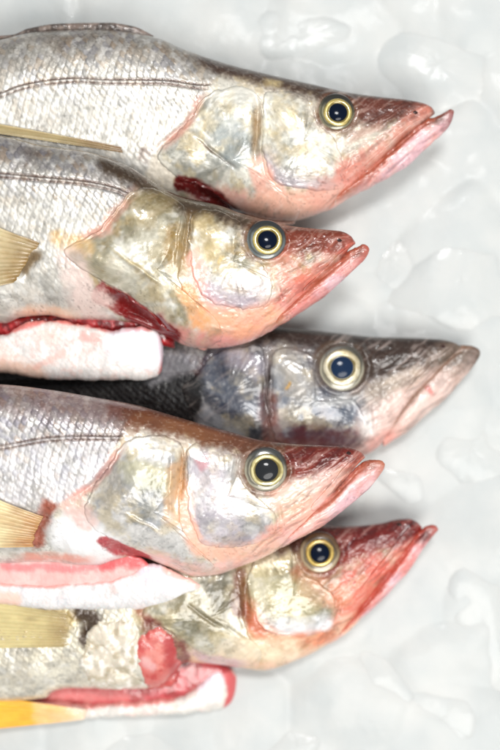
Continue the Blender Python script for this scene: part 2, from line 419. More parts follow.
        Z = (surf or f.base)(X, Y) - 2.5*np.exp(-u*22) + lift0*(1-u) + lift1*u + amp*ray + wave*np.sin(v[None]*6 + u*2)*u
        endf = np.clip(np.minimum(v, 1-v)*nv/6, 0, 1)
        Zb = Z - 1.6
        V = np.concatenate([px(X, Y, Z, f.fac).reshape(-1, 3), px(X, Y, Zb, f.fac).reshape(-1, 3)])
        n = nu*nv; F = grid_faces(nu, nv); F = np.concatenate([F, F[:, ::-1]+n])
        # rim
        ring = np.concatenate([np.arange(nv), (np.arange(1, nu)*nv+nv-1), ((nu-1)*nv+np.arange(nv-2, -1, -1)), (np.arange(nu-2, 0, -1)*nv)])
        r2 = np.roll(ring, -1); F = np.concatenate([F, np.stack([ring, ring+n, r2+n, r2], -1)])
        c = np.zeros(X.shape+(3,)) + cols[0]
        n = fbm(X, Y, 12, 6); c = mix(c, np.clip(u*2.6 + .7*(n-.5), 0, 1), cols[1]); c = mix(c, .32*(1-ray), cols[2]); c = c*(.8+.4*fbm(X/3, Y, 4, 3))[..., None]
        c = np.concatenate([np.clip(c, .003, .95), np.zeros(X.shape+(1,))], -1).reshape(-1, 4)
        return mesh_obj(name, V, F, np.concatenate([c, c]), M_FIN, parent or f.root, f.org)
    def make_eye(f):
        ex, ey, er = f.eye; E = f.eyecol
        ax = np.array([ex-8., ex+8, ex, ex]); ay = np.array([ey, ey, ey-8., ey+8])
        q = f.base(ax, ay); gx = (q[1]-q[0])/16*.75; gy = (q[3]-q[2])/16*.55
        z0 = f.base(np.array([ex]), np.array([ey]))[0]
        def cap(name, r0, r1, zoff, dome, colfn, mat, parent, cx=0., cy=0., sq=1.0, tor=False):
            nr, ns = 26, 96
            r = np.linspace(0, 1, nr)[:, None]; a = np.linspace(0, 2*math.pi, ns, endpoint=False)[None]
            R = r0 + (r1-r0)*r; X = ex+cx+R*np.cos(a)*sq; Y = ey+cy+R*np.sin(a)
            if tor: Z = zoff + dome*np.sin(r*math.pi)**.7 + 0*a
            else: Z = zoff + dome*np.sqrt(np.clip(1-(R/r1)**2, 0, 1)) + 0*a
            Z = Z + z0 + gx*(X-ex) + gy*(Y-ey)
            Xb, Yb = X[::-1][1:], Y[::-1][1:]; Zb = np.full(Xb.shape, 1.)*(z0+zoff-2.5) + gx*(Xb-ex) + gy*(Yb-ey)
            c = colfn(R+0*a, a+0*R, X, Y); c = np.concatenate([c, c[::-1][1:]])
            X = np.concatenate([X, Xb]); Y = np.concatenate([Y, Yb]); Z = np.concatenate([Z, Zb])
            c = np.concatenate([c, np.full(X.shape+(1,), .6)], -1)
            return mesh_obj(name, px(X, Y, Z, f.fac).reshape(-1, 3), grid_faces(X.shape[0], ns, True), np.clip(c.reshape(-1, 4), .001, .95), mat, parent, f.org)
        def ceye(R, a, X, Y):
            R = R + .06*er*(fbm(np.cos(a)*2+9, np.sin(a)*2+9, 1, f.seed, 2)-.5)*2
            c = np.zeros(R.shape+(3,)) + E['ball']
            n = fbm(X, Y, 4, 5)
            up = sm(-.25, .75, -np.sin(a-.25) + .5*(n-.5))
            c = mix(c, up*.95, E['crest'])
            c = mix(c, .8*np.exp(-((R-E['ri']*er-1.2)/1.3)**2), E['ring'])
            return mix(c, .85*sm(er*.88, er*1.0, R), E['rim'])
        def ciris(R, a, X, Y):
            R = R + .07*er*(fbm(np.cos(a)*2+5, np.sin(a)*2+5, 1, f.seed, 2)-.5)*2
            n = fbm(X, Y, 3.2, 6); c = np.zeros(R.shape+(3,)) + E['iris']
            c = mix(c, .5*sm(.4, .7, n), E['iris2'])
            c = mix(c, .55*sm(.2, 1, -np.sin(a-.5)), E['iris2'])
            c = mix(c, .8*(1-sm(E['rp']*er, E['rp']*er+1.6, R)), hx('6a5a20'))
            return mix(c, .7*sm(E['ri']*er-1.6, E['ri']*er, R), E['ring'])
        def cpup(R, a, X, Y): return np.zeros(R.shape+(3,)) + E['pupil']
        eye = cap("eye", 0, er, -2.0, 4.0, ceye, M_EYE, f.root)
        ri, rp = E['ri']*er, E['rp']*er; cx, cy = E.get('off', (0, 0))
        zi = -2.0 + 4.0*math.sqrt(1-E['ri']**2)
        cap("iris", rp*.85, ri, zi+.2, 1.7, ciris, M_IRIS, eye, cx, cy, 1.02, True)
        cap("pupil", 0, rp, zi-.8, 4.2, cpup, M_PUPIL, eye, cx, cy, 1.02)
    def build(f):
        P = f.pal
        # strokes shared by every fish, from its own anchors
        xs = np.linspace(f.nape, f.tip-3, 9); ty = pchip(f.top, xs)
        ex, ey, er = f.eye; tx, tyy = f.tip-4, pchip(f.top, np.array([f.tip-2.]))[0]+4
        mouth = f.jaw_top
        g = [(list(zip(xs, ty+3)), f.__dict__.get('topw', 8), 14, P['top'], .95)]
        g += [([(ex+er, ey-2), ((ex+tx)/2+6, (ey+tyy)/2-2), (tx-6, tyy-2)], 7, 13, P['snout'], .95)]
        g += [([(ex, ey)], er+1, 7, P['socket'], .85)]
        ml = [(q[0]-3, q[1]-7) for q in mouth if q[0] < f.tip-2]
        g += [(ml, 4, 12, P['pink'], .75), ([(q[0], q[1]-2) for q in mouth if q[0] < f.tip], 1.2, 3, P['lip'], .8)]
        bx = np.linspace(f.throat[0], f.throat[1], 8); g += [(list(zip(bx, pchip(f.bot, bx)-3)), 5, 15, P['throat'], .85)]
        g += [(f.band, 4.5, 9, P['band'], .88), (f.bar, 1.2, 6, P['bar'], .8), (f.seam, 1.5, 6, P['seam'], .75)]
        f.strokes = g + f.extra
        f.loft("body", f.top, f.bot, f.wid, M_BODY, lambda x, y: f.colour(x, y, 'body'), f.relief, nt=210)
        pr = lambda x, y: 1.5*(fbm(x, y, 19, f.seed % 6, 4)-.5) + .35*(fbm(x, y*1.7, 4.2, 5, 2)-.5)
        def prg(x, y):
            z = pr(x, y)
            for pts, wd, amp in f.grooves:
                dd, tp = dtaper(x + 3*(fbm(x, y, 12, 4)-.5), y + 3*(fbm(x, y, 12, 8)-.5), pts); z = z + amp*tp*np.exp(-(dd/wd)**2)
            return z
        def pd(poly):
            q = closed(poly, 80).tolist(); q.append(q[0]); return lambda x, y: dline(x, y, q)
        f.pdist = pd(f.cover); f.pcen = np.mean(f.cover, 0); f.pcheek = False
        f.patch("gill_cover", f.cover, f.cover_lift, M_PLATE, lambda x, y: f.colour(x, y, 'plate'), prg, thin=True, wob=2.2, sink=.9)
        f.pdist = pd(f.cheek); f.pcen = np.mean(f.cheek, 0); f.pcheek = True
        f.patch("cheek_plate", f.cheek, 4.2, M_PLATE, lambda x, y: f.colour(x, y, 'plate'), prg, thin=True, wob=2.2, sink=.7)
        f.pdist = None
        f.patch("upper_jaw", f.maxilla, 2.0, M_JAW, lambda x, y: f.colour(x, y, 'body'), lambda x, y: 1.0*(fbm(x, y, 5, 2)-.5), edge=3.5, nr=24, sink=2, wob=.4)
        jt0 = f.jaw_top; Lj = jt0[-1][0]-jt0[0][0]; jt = [(q[0], q[1]-7*float(1-sm(.74, .93, (q[0]-jt0[0][0])/Lj))) for q in jt0]; jt = [(q[0], q[1] + .09*(np.interp(q[0], [p[0] for p in f.jaw_bot], [p[1] for p in f.jaw_bot]) - q[1])*float(sm(.45, .8, (q[0]-jt0[0][0])/Lj))) for q in jt]; jx0, jx1 = jt[0][0], jt[-1][0]; L = jx1-jx0
        jw = [(jx0, 6), (jx0+.2*L, 18), (jx0+.5*L, 14), (jx0+.8*L, 8), (jx1-5, 4), (jx1-1, 2), (jx1, 0)]
        f.loft("lower_jaw", jt, f.jaw_bot, jw, M_JAW, lambda x, y: f.colour(x, y, 'jaw'),
               lambda x, y: 1.8*(fbm(x, y, 9, 2)-.5) + 1.6*(f.streak(x, y)-.5) - .9*np.exp(-((y-pchip(jt, x)-6)/1.6)**2), dz=-1, p=1.8, nt=80, nb=12, wob=2.2)
        f.make_eye()
        # nostril, a dark pit near the snout tip
        nx, ny = f.nostril
        f.patch("nostril", [(nx-3, ny), (nx, ny-2.2), (nx+3, ny+.4), (nx, ny+2.2)], .4, M_PUPIL,
                lambda x, y: np.tile([.04, .02, .018, 0.], (len(x), 1)), edge=2, nr=8, ns=32, sink=.6, surf=f.skin, wob=.1)
        # tail, beyond the left edge of the picture
        x0 = f.xtail; a, b = f.top[0][1], f.bot[0][1]; m = (a+b)/2
        f.fin("tail_fin", [(x0+6, a+1), (x0+6, b-1)], [(x0-110, m-85), (x0-62, m), (x0-110, m+85)], 16, (hx('8d7b55'), hx('6e5a3a'), hx('4a3c28')), -8, 0,
              surf=lambda X, Y: f.plane(X*0+x0, Y*0+m) + 4, nu=30)

def tail(y):  # helper for the part of the outline beyond the picture
    return y
EYE_Y = dict(ball=hx('8e8a6e'), crest=hx('10141c'), ring=hx('2c2a20'), rim=hx('3a2a20'), iris=hx('d3c07a'), iris2=hx('9c8642'), pupil=hx('081122'), ri=.78, rp=.53)
EYE_W = dict(EYE_Y, ball=hx('b9b49f'), crest=hx('4a4a48'), iris=hx('d2cab0'), iris2=hx('a8966a'), ring=hx('3c3628'), rim=hx('4a3526'), pupil=hx('1a2a42'), ri=.78, rp=.52)

PAL = dict(flank=hx('d6d3cc'), belly=hx('e4e1da'), back=hx('857a70'), head=hx('d9d2c6'), mott=hx('a3a39c'), mott2=hx('bfb090'), plate=hx('dcdad0'),
           top=hx('523826'), snout=hx('7a4636'), socket=hx('7d5a44'), pink=hx('d99c8c'), lilac=hx('dfc3ca'), lip=hx('b26a50'), jawtip=hx('8d5a58'),
           throat=hx('e6b8ae'), band=hx('e6b8a8'), bar=hx('a08050'), seam=hx('cf9a8c'))

DKRED = hx('700e10'); RED = hx('b8262a'); PINKF = hx('e79a92'); PINKW = hx('efc9bf'); OLIVE = hx('8d8a70'); BLUEG = hx('8d9aa0')
def tissue(f, base, mot, strokes=(), scaly=0.0):
    """colour function of cut flesh and belly skin"""
    def fn(x, y):
        n1 = fbm(x, y, 18, 2 + f.seed % 4, 4); n2 = fbm(x, y, 5, 5, 3); n3 = fbm(x, y, 2.4, 8, 2)
        c = np.zeros(x.shape+(3,)) + base
        for col, s, lo, hi, amt in mot: c = mix(c, amt*sm(lo, hi, fbm(x, y, s, int(s) % 9, 4)), col)
        if scaly:
            h, e, rid = scales(x, y, y*0, 6.5, 5.2, 3); c = c*(1 - scaly*(sm(.75, 1, e)*.5 + .35*(rid-.5)))[..., None]
        c = c*(.88 + .24*n2)[..., None]*(.95+.1*n3)[..., None]
        wx = x + 6*(n1-.5); wy = y + 6*(fbm(x, y, 18, 7, 3)-.5)
        for pts, wd, soft, col, amt in strokes:
            c = mix(c, amt*(1-sm(wd, wd+soft, dline(wx, wy, pts) + .6*soft*(n2-.5))), col)
        return np.concatenate([np.clip(c, .003, .95), np.full(x.shape+(1,), .25)], -1)
    return fn
def bumpy(a, s, k=3): return lambda x, y: a*(fbm(x, y, s, k, 4)-.5)

# ---- topmost fish in the picture
A = Fish(label="topmost fish, pale silver with brown snout, dark double stripe and folded fin along its back", seed=1, zc=62, ymid=120, tilt=.15,
    zline=[(-600, 0), (200, 0), (300, 12), (460, 22)], scale_amp=1.5, cover_lift=5.5,
    top=[(-470, 92), (-250, 56), (-60, 47), (0, 42), (40, 34), (100, 32), (150, 38), (190, 53), (230, 66), (255, 73), (290, 82), (320, 89), (345, 95), (380, 100), (405, 103), (420, 106), (429, 110), (433, 114.5)],
    bot=[(-470, 140), (-250, 178), (-60, 195), (0, 198), (100, 200), (180, 204), (225, 208), (250, 214), (270, 219), (290, 220), (310, 216), (331, 207), (350, 190), (372, 170), (405, 138), (422, 124), (430, 119), (433, 116.5)],
    wid=[(-470, 12), (-250, 36), (-60, 48), (100, 50), (200, 46), (260, 41), (300, 36), (340, 30), (380, 20), (410, 14), (424, 10), (430, 6), (433, 0)],
    lateral=[(-470, 118), (-100, 112), (0, 97), (20, 90), (50, 84), (80, 82), (110, 83.5), (160, 83), (205, 87), (240, 80)],
    headline=[(236, 50), (222, 72), (208, 90), (203, 97), (191, 118), (174, 135), (156, 150), (146, 170), (140, 210)],
    eye=(336.6, 111.3, 19), nape=215, throat=(200, 345), nostril=(417, 110),
    cover=[(205, 97), (232, 86), (252, 90), (262, 105), (262, 140), (266, 170), (282, 190), (300, 204), (296, 217), (273, 219), (249, 215), (229, 200), (205, 184), (180, 178), (164, 166), (158, 153), (174, 137), (191, 119)],
    cheek=[(266, 93), (285, 90), (303, 95), (312, 108), (318, 123), (333, 135), (340, 150), (347, 172), (345, 184), (330, 188), (300, 187), (277, 182), (267, 168), (261, 142), (262, 115)],
    maxilla=[(431, 113), (431, 119), (405, 139), (380, 163), (366, 172), (364, 166), (378, 152), (400, 131), (418, 118)],
    jaw_top=[(318, 205), (340, 194), (360, 180), (385, 160), (405, 141), (425, 123.5), (436, 116.5), (445, 112), (449, 111), (452, 113.5)],
    jaw_bot=[(318, 211), (331, 208.5), (348, 199), (375, 185), (402, 170), (426, 150), (440, 136.5), (447, 129), (450.5, 122), (452, 115.5)],
    band=[(259, 165), (268, 190), (300, 197), (345, 194)], bar=[(258, 92), (257, 130), (255, 165)], seam=[(212, 92), (200, 100), (188, 122), (172, 138), (150, 152)],
    extra=[([(191, 133), (215, 152), (239, 171)], .4, 1.6, hx('77624e'), .8), ([(230, 128), (236, 150)], 9, 16, hx('96a0a4'), .6),
           ([(182, 180), (205, 188), (226, 204), (240, 214)], 6, 4, DKRED, .97), ([(138, 152), (152, 158)], 3, 7, hx('6a4030'), .6),
           ([(352, 168), (372, 160)], 9, 12, hx('d9988a'), .7), ([(300, 205), (260, 205)], 6, 14, hx('e9c3b0'), .75),
           ([(258, 78), (285, 84)], 2, 6, hx('d9c9a0'), .6), ([(340, 140), (365, 130), (392, 118)], 1.5, 5, hx('b58f80'), .6),
           ([(222, 92), (250, 99)], 6, 10, hx('eceae2'), .5), ([(336, 198), (338, 198)], 2, 3, hx('e8d8cf'), .8)],
    grooves=[([(191, 133), (215, 152), (239, 171)], 1.5, -1.6), ([(258, 92), (257, 130), (255, 165)], 3, -3.5), ([(345, 132), (372, 124), (405, 112)], 3.5, 2.2),
             ([(352, 142), (378, 134), (400, 124)], 2.2, -1.8), ([(212, 92), (188, 122), (150, 152)], 3, -2.5), ([(185, 182), (208, 192), (236, 214)], 7, -9),
             ([(352, 150), (344, 172), (350, 188)], 2, -2), ([(330, 172), (380, 150)], 4, 1.2)],
    pal=dict(PAL), eyecol=dict(EYE_Y, ri=.76, rp=.53, off=(1.3, 1.0)))
A.build()
A.loft("dorsal_fin", [(-120, 42), (14, 37), (30, 31), (60, 26.5), (110, 25.5), (135, 29), (154, 37.5)], [(-120, 52), (14, 42), (30, 40), (60, 37), (110, 37), (135, 40), (154, 41)],
       [(-120, 3), (20, 6), (60, 9), (120, 8), (150, 3), (154, 0)], M_FIN, tissue(A, hx('6f6058'), [(hx('3c3430'), 12, .45, .6, .8), (hx('9a8a80'), 4, .5, .7, .5)]), bumpy(2, 5), dz=3, nt=40, nb=8)
A.fin("pelvic_fin", [(129, 154), (130, 159)], [(-60, 120), (-60, 132)], 3, (hx('7a5a3c'), hx('b8a67c'), hx('94804e')), 1.5, 3, amp=.5)

# ---- second fish, lying over the first
B = Fish(label="second fish from the top, gutted, with square ended white belly flap and red slit", seed=2, zc=98, ymid=240, tilt=.22,
    zline=[(-600, 0), (180, 0), (280, 8), (380, 16)], scale_amp=1.3, cover_lift=6.5,
    top=[(-500, 200), (-250, 150), (-60, 139), (0, 139), (44, 148), (88, 154), (128, 167), (145, 177), (176, 195), (220, 206), (239, 213), (268, 221), (294, 227), (326, 230.5), (340, 232), (350, 236.5), (355, 243)],
    bot=[(-500, 250), (-250, 300), (-60, 322), (0, 322), (17, 316), (44, 314), (65, 318), (105, 319), (130, 322), (165, 336), (188, 346), (210, 348), (240, 344), (255, 339), (274, 328), (290, 312), (313, 287), (338, 262), (350, 248.5), (355, 244.5)],
    wid=[(-500, 12), (-250, 36), (-60, 46), (100, 48), (170, 45), (220, 39), (265, 32), (300, 22), (330, 14), (346, 9), (352, 5), (355, 0)],
    lateral=[(-500, 225), (-60, 176), (0, 177), (40, 180), (85, 184), (115, 190), (140, 200), (200, 210)],
    headline=[(156, 150), (148, 172), (136, 190), (125, 203), (112, 220), (95, 235), (66, 248), (80, 270), (92, 285), (98, 300), (112, 315), (120, 350)],
    eye=(266.3, 238.5, 20.5), nape=118, topw=9, throat=(160, 300), nostril=(341, 238),
    cover=[(132, 192), (150, 187), (175, 196), (186, 212), (184, 245), (180, 278), (190, 300), (215, 318), (222, 336), (205, 347), (189, 345), (162, 327), (135, 303), (115, 289), (92, 275), (64, 252), (98, 232), (116, 212)],
    cheek=[(193, 213), (212, 207), (232, 214), (243, 226), (246, 245), (258, 258), (268, 272), (273, 290), (268, 301), (250, 308), (224, 306), (204, 297), (193, 275), (189, 240)],
    maxilla=[(351, 244), (349, 250), (335, 266), (318, 284), (306, 294), (304, 288), (318, 274), (336, 256)],
    jaw_top=[(262, 328), (285, 311), (300, 298), (320, 281), (338, 265), (351, 251.5), (358, 245.5), (363, 243.5), (367, 245.5), (369, 249)],
    jaw_bot=[(262, 335), (274, 329), (300, 312.5), (326, 295), (348, 276), (358, 266.5), (364, 260.5), (367, 256), (368.4, 253), (369, 250.5)],
    band=[(194, 258), (196, 285), (212, 308), (245, 318), (282, 312)], bar=[(192, 205), (187, 230), (184, 262)], seam=[(140, 184), (124, 206), (106, 228), (70, 246)],
    extra=[([(105, 243), (130, 262), (166, 288)], .5, 2, hx('c9b88a'), .8), ([(150, 215), (158, 250)], 14, 18, hx('8a8266'), .6), ([(95, 262), (130, 280), (150, 292)], 8, 12, hx('b2aa94'), .5),
           ([(176, 232), (176, 265)], 5, 9, hx('a98a4c'), .75), ([(205, 318), (240, 324), (268, 314)], 7, 12, hx('f0bda0'), .85), ([(184, 290), (200, 320)], 4, 9, hx('e6b07a'), .7),
           ([(100, 292), (122, 304), (146, 320), (168, 336)], 8, 4, hx('8c0f14'), .97), ([(102, 291), (112, 299)], 3, 4, DKRED, .9),
           ([(60, 238), (84, 248)], 5, 9, hx('d9b884'), .7), ([(44, 248), (28, 262), (17, 280)], 3, 6, hx('80683e'), .85), ([(72, 262), (80, 300), (96, 300)], 8, 12, hx('e6d3cc'), .8),
           ([(0, 312), (44, 309), (80, 315)], 2, 7, hx('efc6a8'), .7), ([(285, 262), (300, 285)], 9, 16, hx('dd8a78'), .6), ([(275, 258), (290, 262)], 2, 6, hx('b5846a'), .6),
           ([(290, 240), (335, 240)], 6, 8, hx('93503a'), .6), ([(219, 260), (224, 262)], 2, 5, hx('d9b95c'), .6), ([(205, 222), (214, 250)], 5, 12, hx('cdb98a'), .5), ([(140, 205), (165, 200)], 6, 12, hx('9c8a5e'), .5), ([(215, 292), (255, 292)], 6, 14, hx('b9aebb'), .6)],
    grooves=[([(105, 243), (130, 262), (166, 288)], 2.2, 2.2), ([(192, 205), (187, 230), (184, 262)], 3, -3.5), ([(184, 205), (180, 235), (176, 270)], 2.5, 2.5), ([(100, 292), (122, 304), (148, 322), (168, 336)], 8, -16),
             ([(140, 184), (124, 206), (106, 228), (70, 246)], 3, -2.5), ([(290, 250), (335, 243)], 3, 1.6), ([(44, 250), (30, 264), (18, 282)], 4, -4), ([(276, 280), (284, 300)], 2, -2), ([(205, 325), (240, 331)], 2, 1.2)],
    pal=dict(PAL, top=hx('4f3a20'), snout=hx('86442e'), pink=hx('d88a7c'), mott=hx('8e8872'), mott2=hx('b09560'), throat=hx('ecaea8'), band=hx('efbcb0'), seam=hx('d9a998'), bar=hx('8f7344'), jawtip=hx('b87060'), back=hx('7a706c')),
    eyecol=dict(EYE_Y, ball=hx('6c7474'), crest=hx('22282e'), ri=.73, rp=.51, off=(1.3, .4)))
B.build()
B.fin("pectoral_fin", [(45, 247), (34, 262), (18, 284)], [(-70, 203), (-74, 260), (-60, 305)], 12, (hx('8a6a3a'), hx('cfc09a'), hx('9a8450')), 2, 4)
B.loft("belly_flap", [(-220, 300), (-60, 326), (0, 333), (17, 323), (44, 319), (82, 324), (112, 329), (133, 325), (150, 328), (158, 334), (161, 346)],
       [(-220, 350), (-60, 371), (0, 374), (34, 378), (85, 380.5), (136, 380), (152, 377), (159, 371), (161, 354)], [(-220, 8), (0, 13), (100, 13), (140, 9), (154, 7), (159, 5), (161, 0)], M_BELLY,
       tissue(B, hx('dcd6d2'), [(PINKW, 24, .48, .7, .7), (hx('d9b8ae'), 7, .55, .75, .5)], [([(0, 332), (44, 317), (112, 328), (150, 327)], 1.5, 4, hx('d8605a'), .8), ([(161, 336), (161, 372)], 2.5, 4, hx('a8181c'), .95),
              ([(-40, 362), (30, 376)], 4, 16, hx('eabfa6'), .7), ([(80, 336), (96, 338)], 2, 5, hx('dc8c80'), .6), ([(30, 366), (60, 352)], 1, 4, hx('e3a595'), .5), ([(120, 340), (150, 350)], 8, 16, hx('dfe0ea'), .7)], .25),
       bumpy(3, 16), dz=2, p=3.2, nt=110, wob=2.5)
B.loft("belly_cavity", [(-60, 318), (0, 316), (60, 310), (98, 296), (130, 306), (160, 328), (172, 340)], [(-60, 334), (0, 338), (60, 332), (98, 336), (130, 336), (160, 345), (172, 347)],
       [(-60, 5), (60, 6), (160, 6), (172, 0)], M_FLESH, tissue(B, hx('9c1418'), [(hx('5c080b'), 9, .45, .6, .8), (hx('c8484a'), 5, .58, .75, .6)]), bumpy(3, 9), dz=-9, wob=3, nt=60, nb=8)

# ---- dark fish between
DK = dict(PAL, flank=hx('6a6468'), belly=hx('77706e'), back=hx('1c1618'), head=hx('7c7472'), mott=hx('34363f'), mott2=hx('7a6c60'), plate=hx('8b8e94'), top=hx('2e221c'), snout=hx('4a362c'), socket=hx('5a4a3c'),
          pink=hx('c4a496'), lilac=hx('c0aca4'), lip=hx('8a6a56'), jawtip=hx('4a3c30'), throat=hx('d8b0a4'), band=hx('8a5a50'), bar=hx('3c2c26'), seam=hx('4a2224'), irid=.35, fleck=.05, gam=1.12)
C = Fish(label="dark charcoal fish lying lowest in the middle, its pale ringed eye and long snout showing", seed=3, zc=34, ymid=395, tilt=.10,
    zline=[(-600, -46), (0, -40), (150, -18), (260, 0), (480, 10)], scale_amp=1.3, cover_lift=5,
    top=[(-500, 385), (-250, 345), (0, 330), (150, 325), (262, 326), (300, 329), (338, 333), (376, 337), (414, 338), (440, 339.5), (452, 342), (461, 347)],
    bot=[(-500, 425), (-250, 450), (0, 460), (150, 462), (262, 462), (320, 463), (355, 460), (376, 450), (390, 434), (412, 400), (430, 380), (445, 363), (456, 352), (461, 348.4)],
    wid=[(-500, 12), (-250, 32), (0, 40), (150, 42), (260, 38), (320, 33), (370, 26), (410, 18), (440, 12), (455, 7), (459, 4), (461, 0)],
    lateral=[(-500, 405), (0, 385), (200, 372), (300, 360)],
    headline=[(225, 320), (215, 350), (195, 378), (182, 390), (190, 410), (215, 440), (225, 465)],
    eye=(342.6, 367.5, 24), nape=215, throat=(265, 400), nostril=(446, 346),
    cover=[(214, 354), (246, 345), (262, 348), (267, 382), (270, 428), (260, 441), (226, 436), (201, 421), (186, 404), (182, 386), (196, 376)],
    cheek=[(277, 349), (300, 350), (314, 358), (317, 380), (332, 398), (356, 401), (368, 424), (366, 440), (340, 447), (300, 447), (277, 442), (270, 415), (270, 378)],
    maxilla=[(457, 345), (457, 351), (438, 371), (418, 393), (410, 400), (406, 395), (420, 377), (440, 357)],
    jaw_top=[(384, 436), (398, 414), (412, 396), (430, 377), (445, 361), (459, 348.5), (467, 344.5), (474, 345), (478, 348.5), (479.5, 352)],
    jaw_bot=[(384, 447), (398, 439), (412, 429), (429, 414), (452, 392), (466, 375), (473, 366), (477, 360), (479, 356), (479.5, 353.5)],
    band=[(268, 400), (272, 446), (330, 452)], bar=[(267, 346), (268, 390), (268, 430)], seam=[(214, 350), (196, 374), (182, 386)],
    extra=[([(375, 360), (415, 352), (452, 348)], 11, 12, hx('3a2c24'), .85), ([(378, 396), (400, 384), (420, 376)], 5, 12, hx('bfae9c'), .7), ([(462, 352), (440, 372)], 8, 16, hx('7a6a5c'), .75), ([(372, 425), (410, 405), (440, 385)], 8, 16, hx('e6cdc4'), .85), ([(365, 405), (371, 440)], 3, 6, hx('e6e4e0'), .8), ([(300, 395), (350, 412)], 8, 16, hx('566070'), .7),
           ([(300, 400), (330, 402), (368, 396)], 2, 6, hx('b9b8b4'), .6), ([(285, 360), (300, 385)], 8, 14, hx('a39c90'), .75), ([(295, 436), (350, 440)], 6, 9, hx('6a3036'), .8), ([(428, 392), (434, 388)], 3, 6, hx('c43428'), .85),
           ([(225, 370), (240, 400)], 14, 16, hx('30384a'), .8), ([(190, 396), (210, 422), (235, 436)], 4, 9, hx('9a9a9e'), .75), ([(236, 356), (256, 366)], 6, 10, hx('9a949c'), .7), ([(286, 384), (290, 386)], 2, 3, hx('c89a3c'), .8),
           ([(-60, 385), (0, 388), (100, 388), (165, 398)], 34, 10, hx('080405'), .97), ([(150, 372), (185, 360)], 8, 10, hx('8e8c90'), .6), ([(378, 448), (392, 440)], 5, 10, hx('e2a59a'), .8)],  # first stroke: deep shade of the gap painted near-black on the flank
    grooves=[([(267, 346), (268, 390), (268, 430)], 4, -5), ([(365, 352), (385, 349)], 3, -1.6), ([(372, 362), (400, 356), (436, 350)], 5, 2.6), ([(370, 375), (400, 368), (430, 360)], 2.5, -2), ([(371, 402), (374, 440)], 2.5, -2.5), ([(362, 345), (372, 356)], 3, 2)],
    pal=DK, eyecol=dict(EYE_W))
C.build()

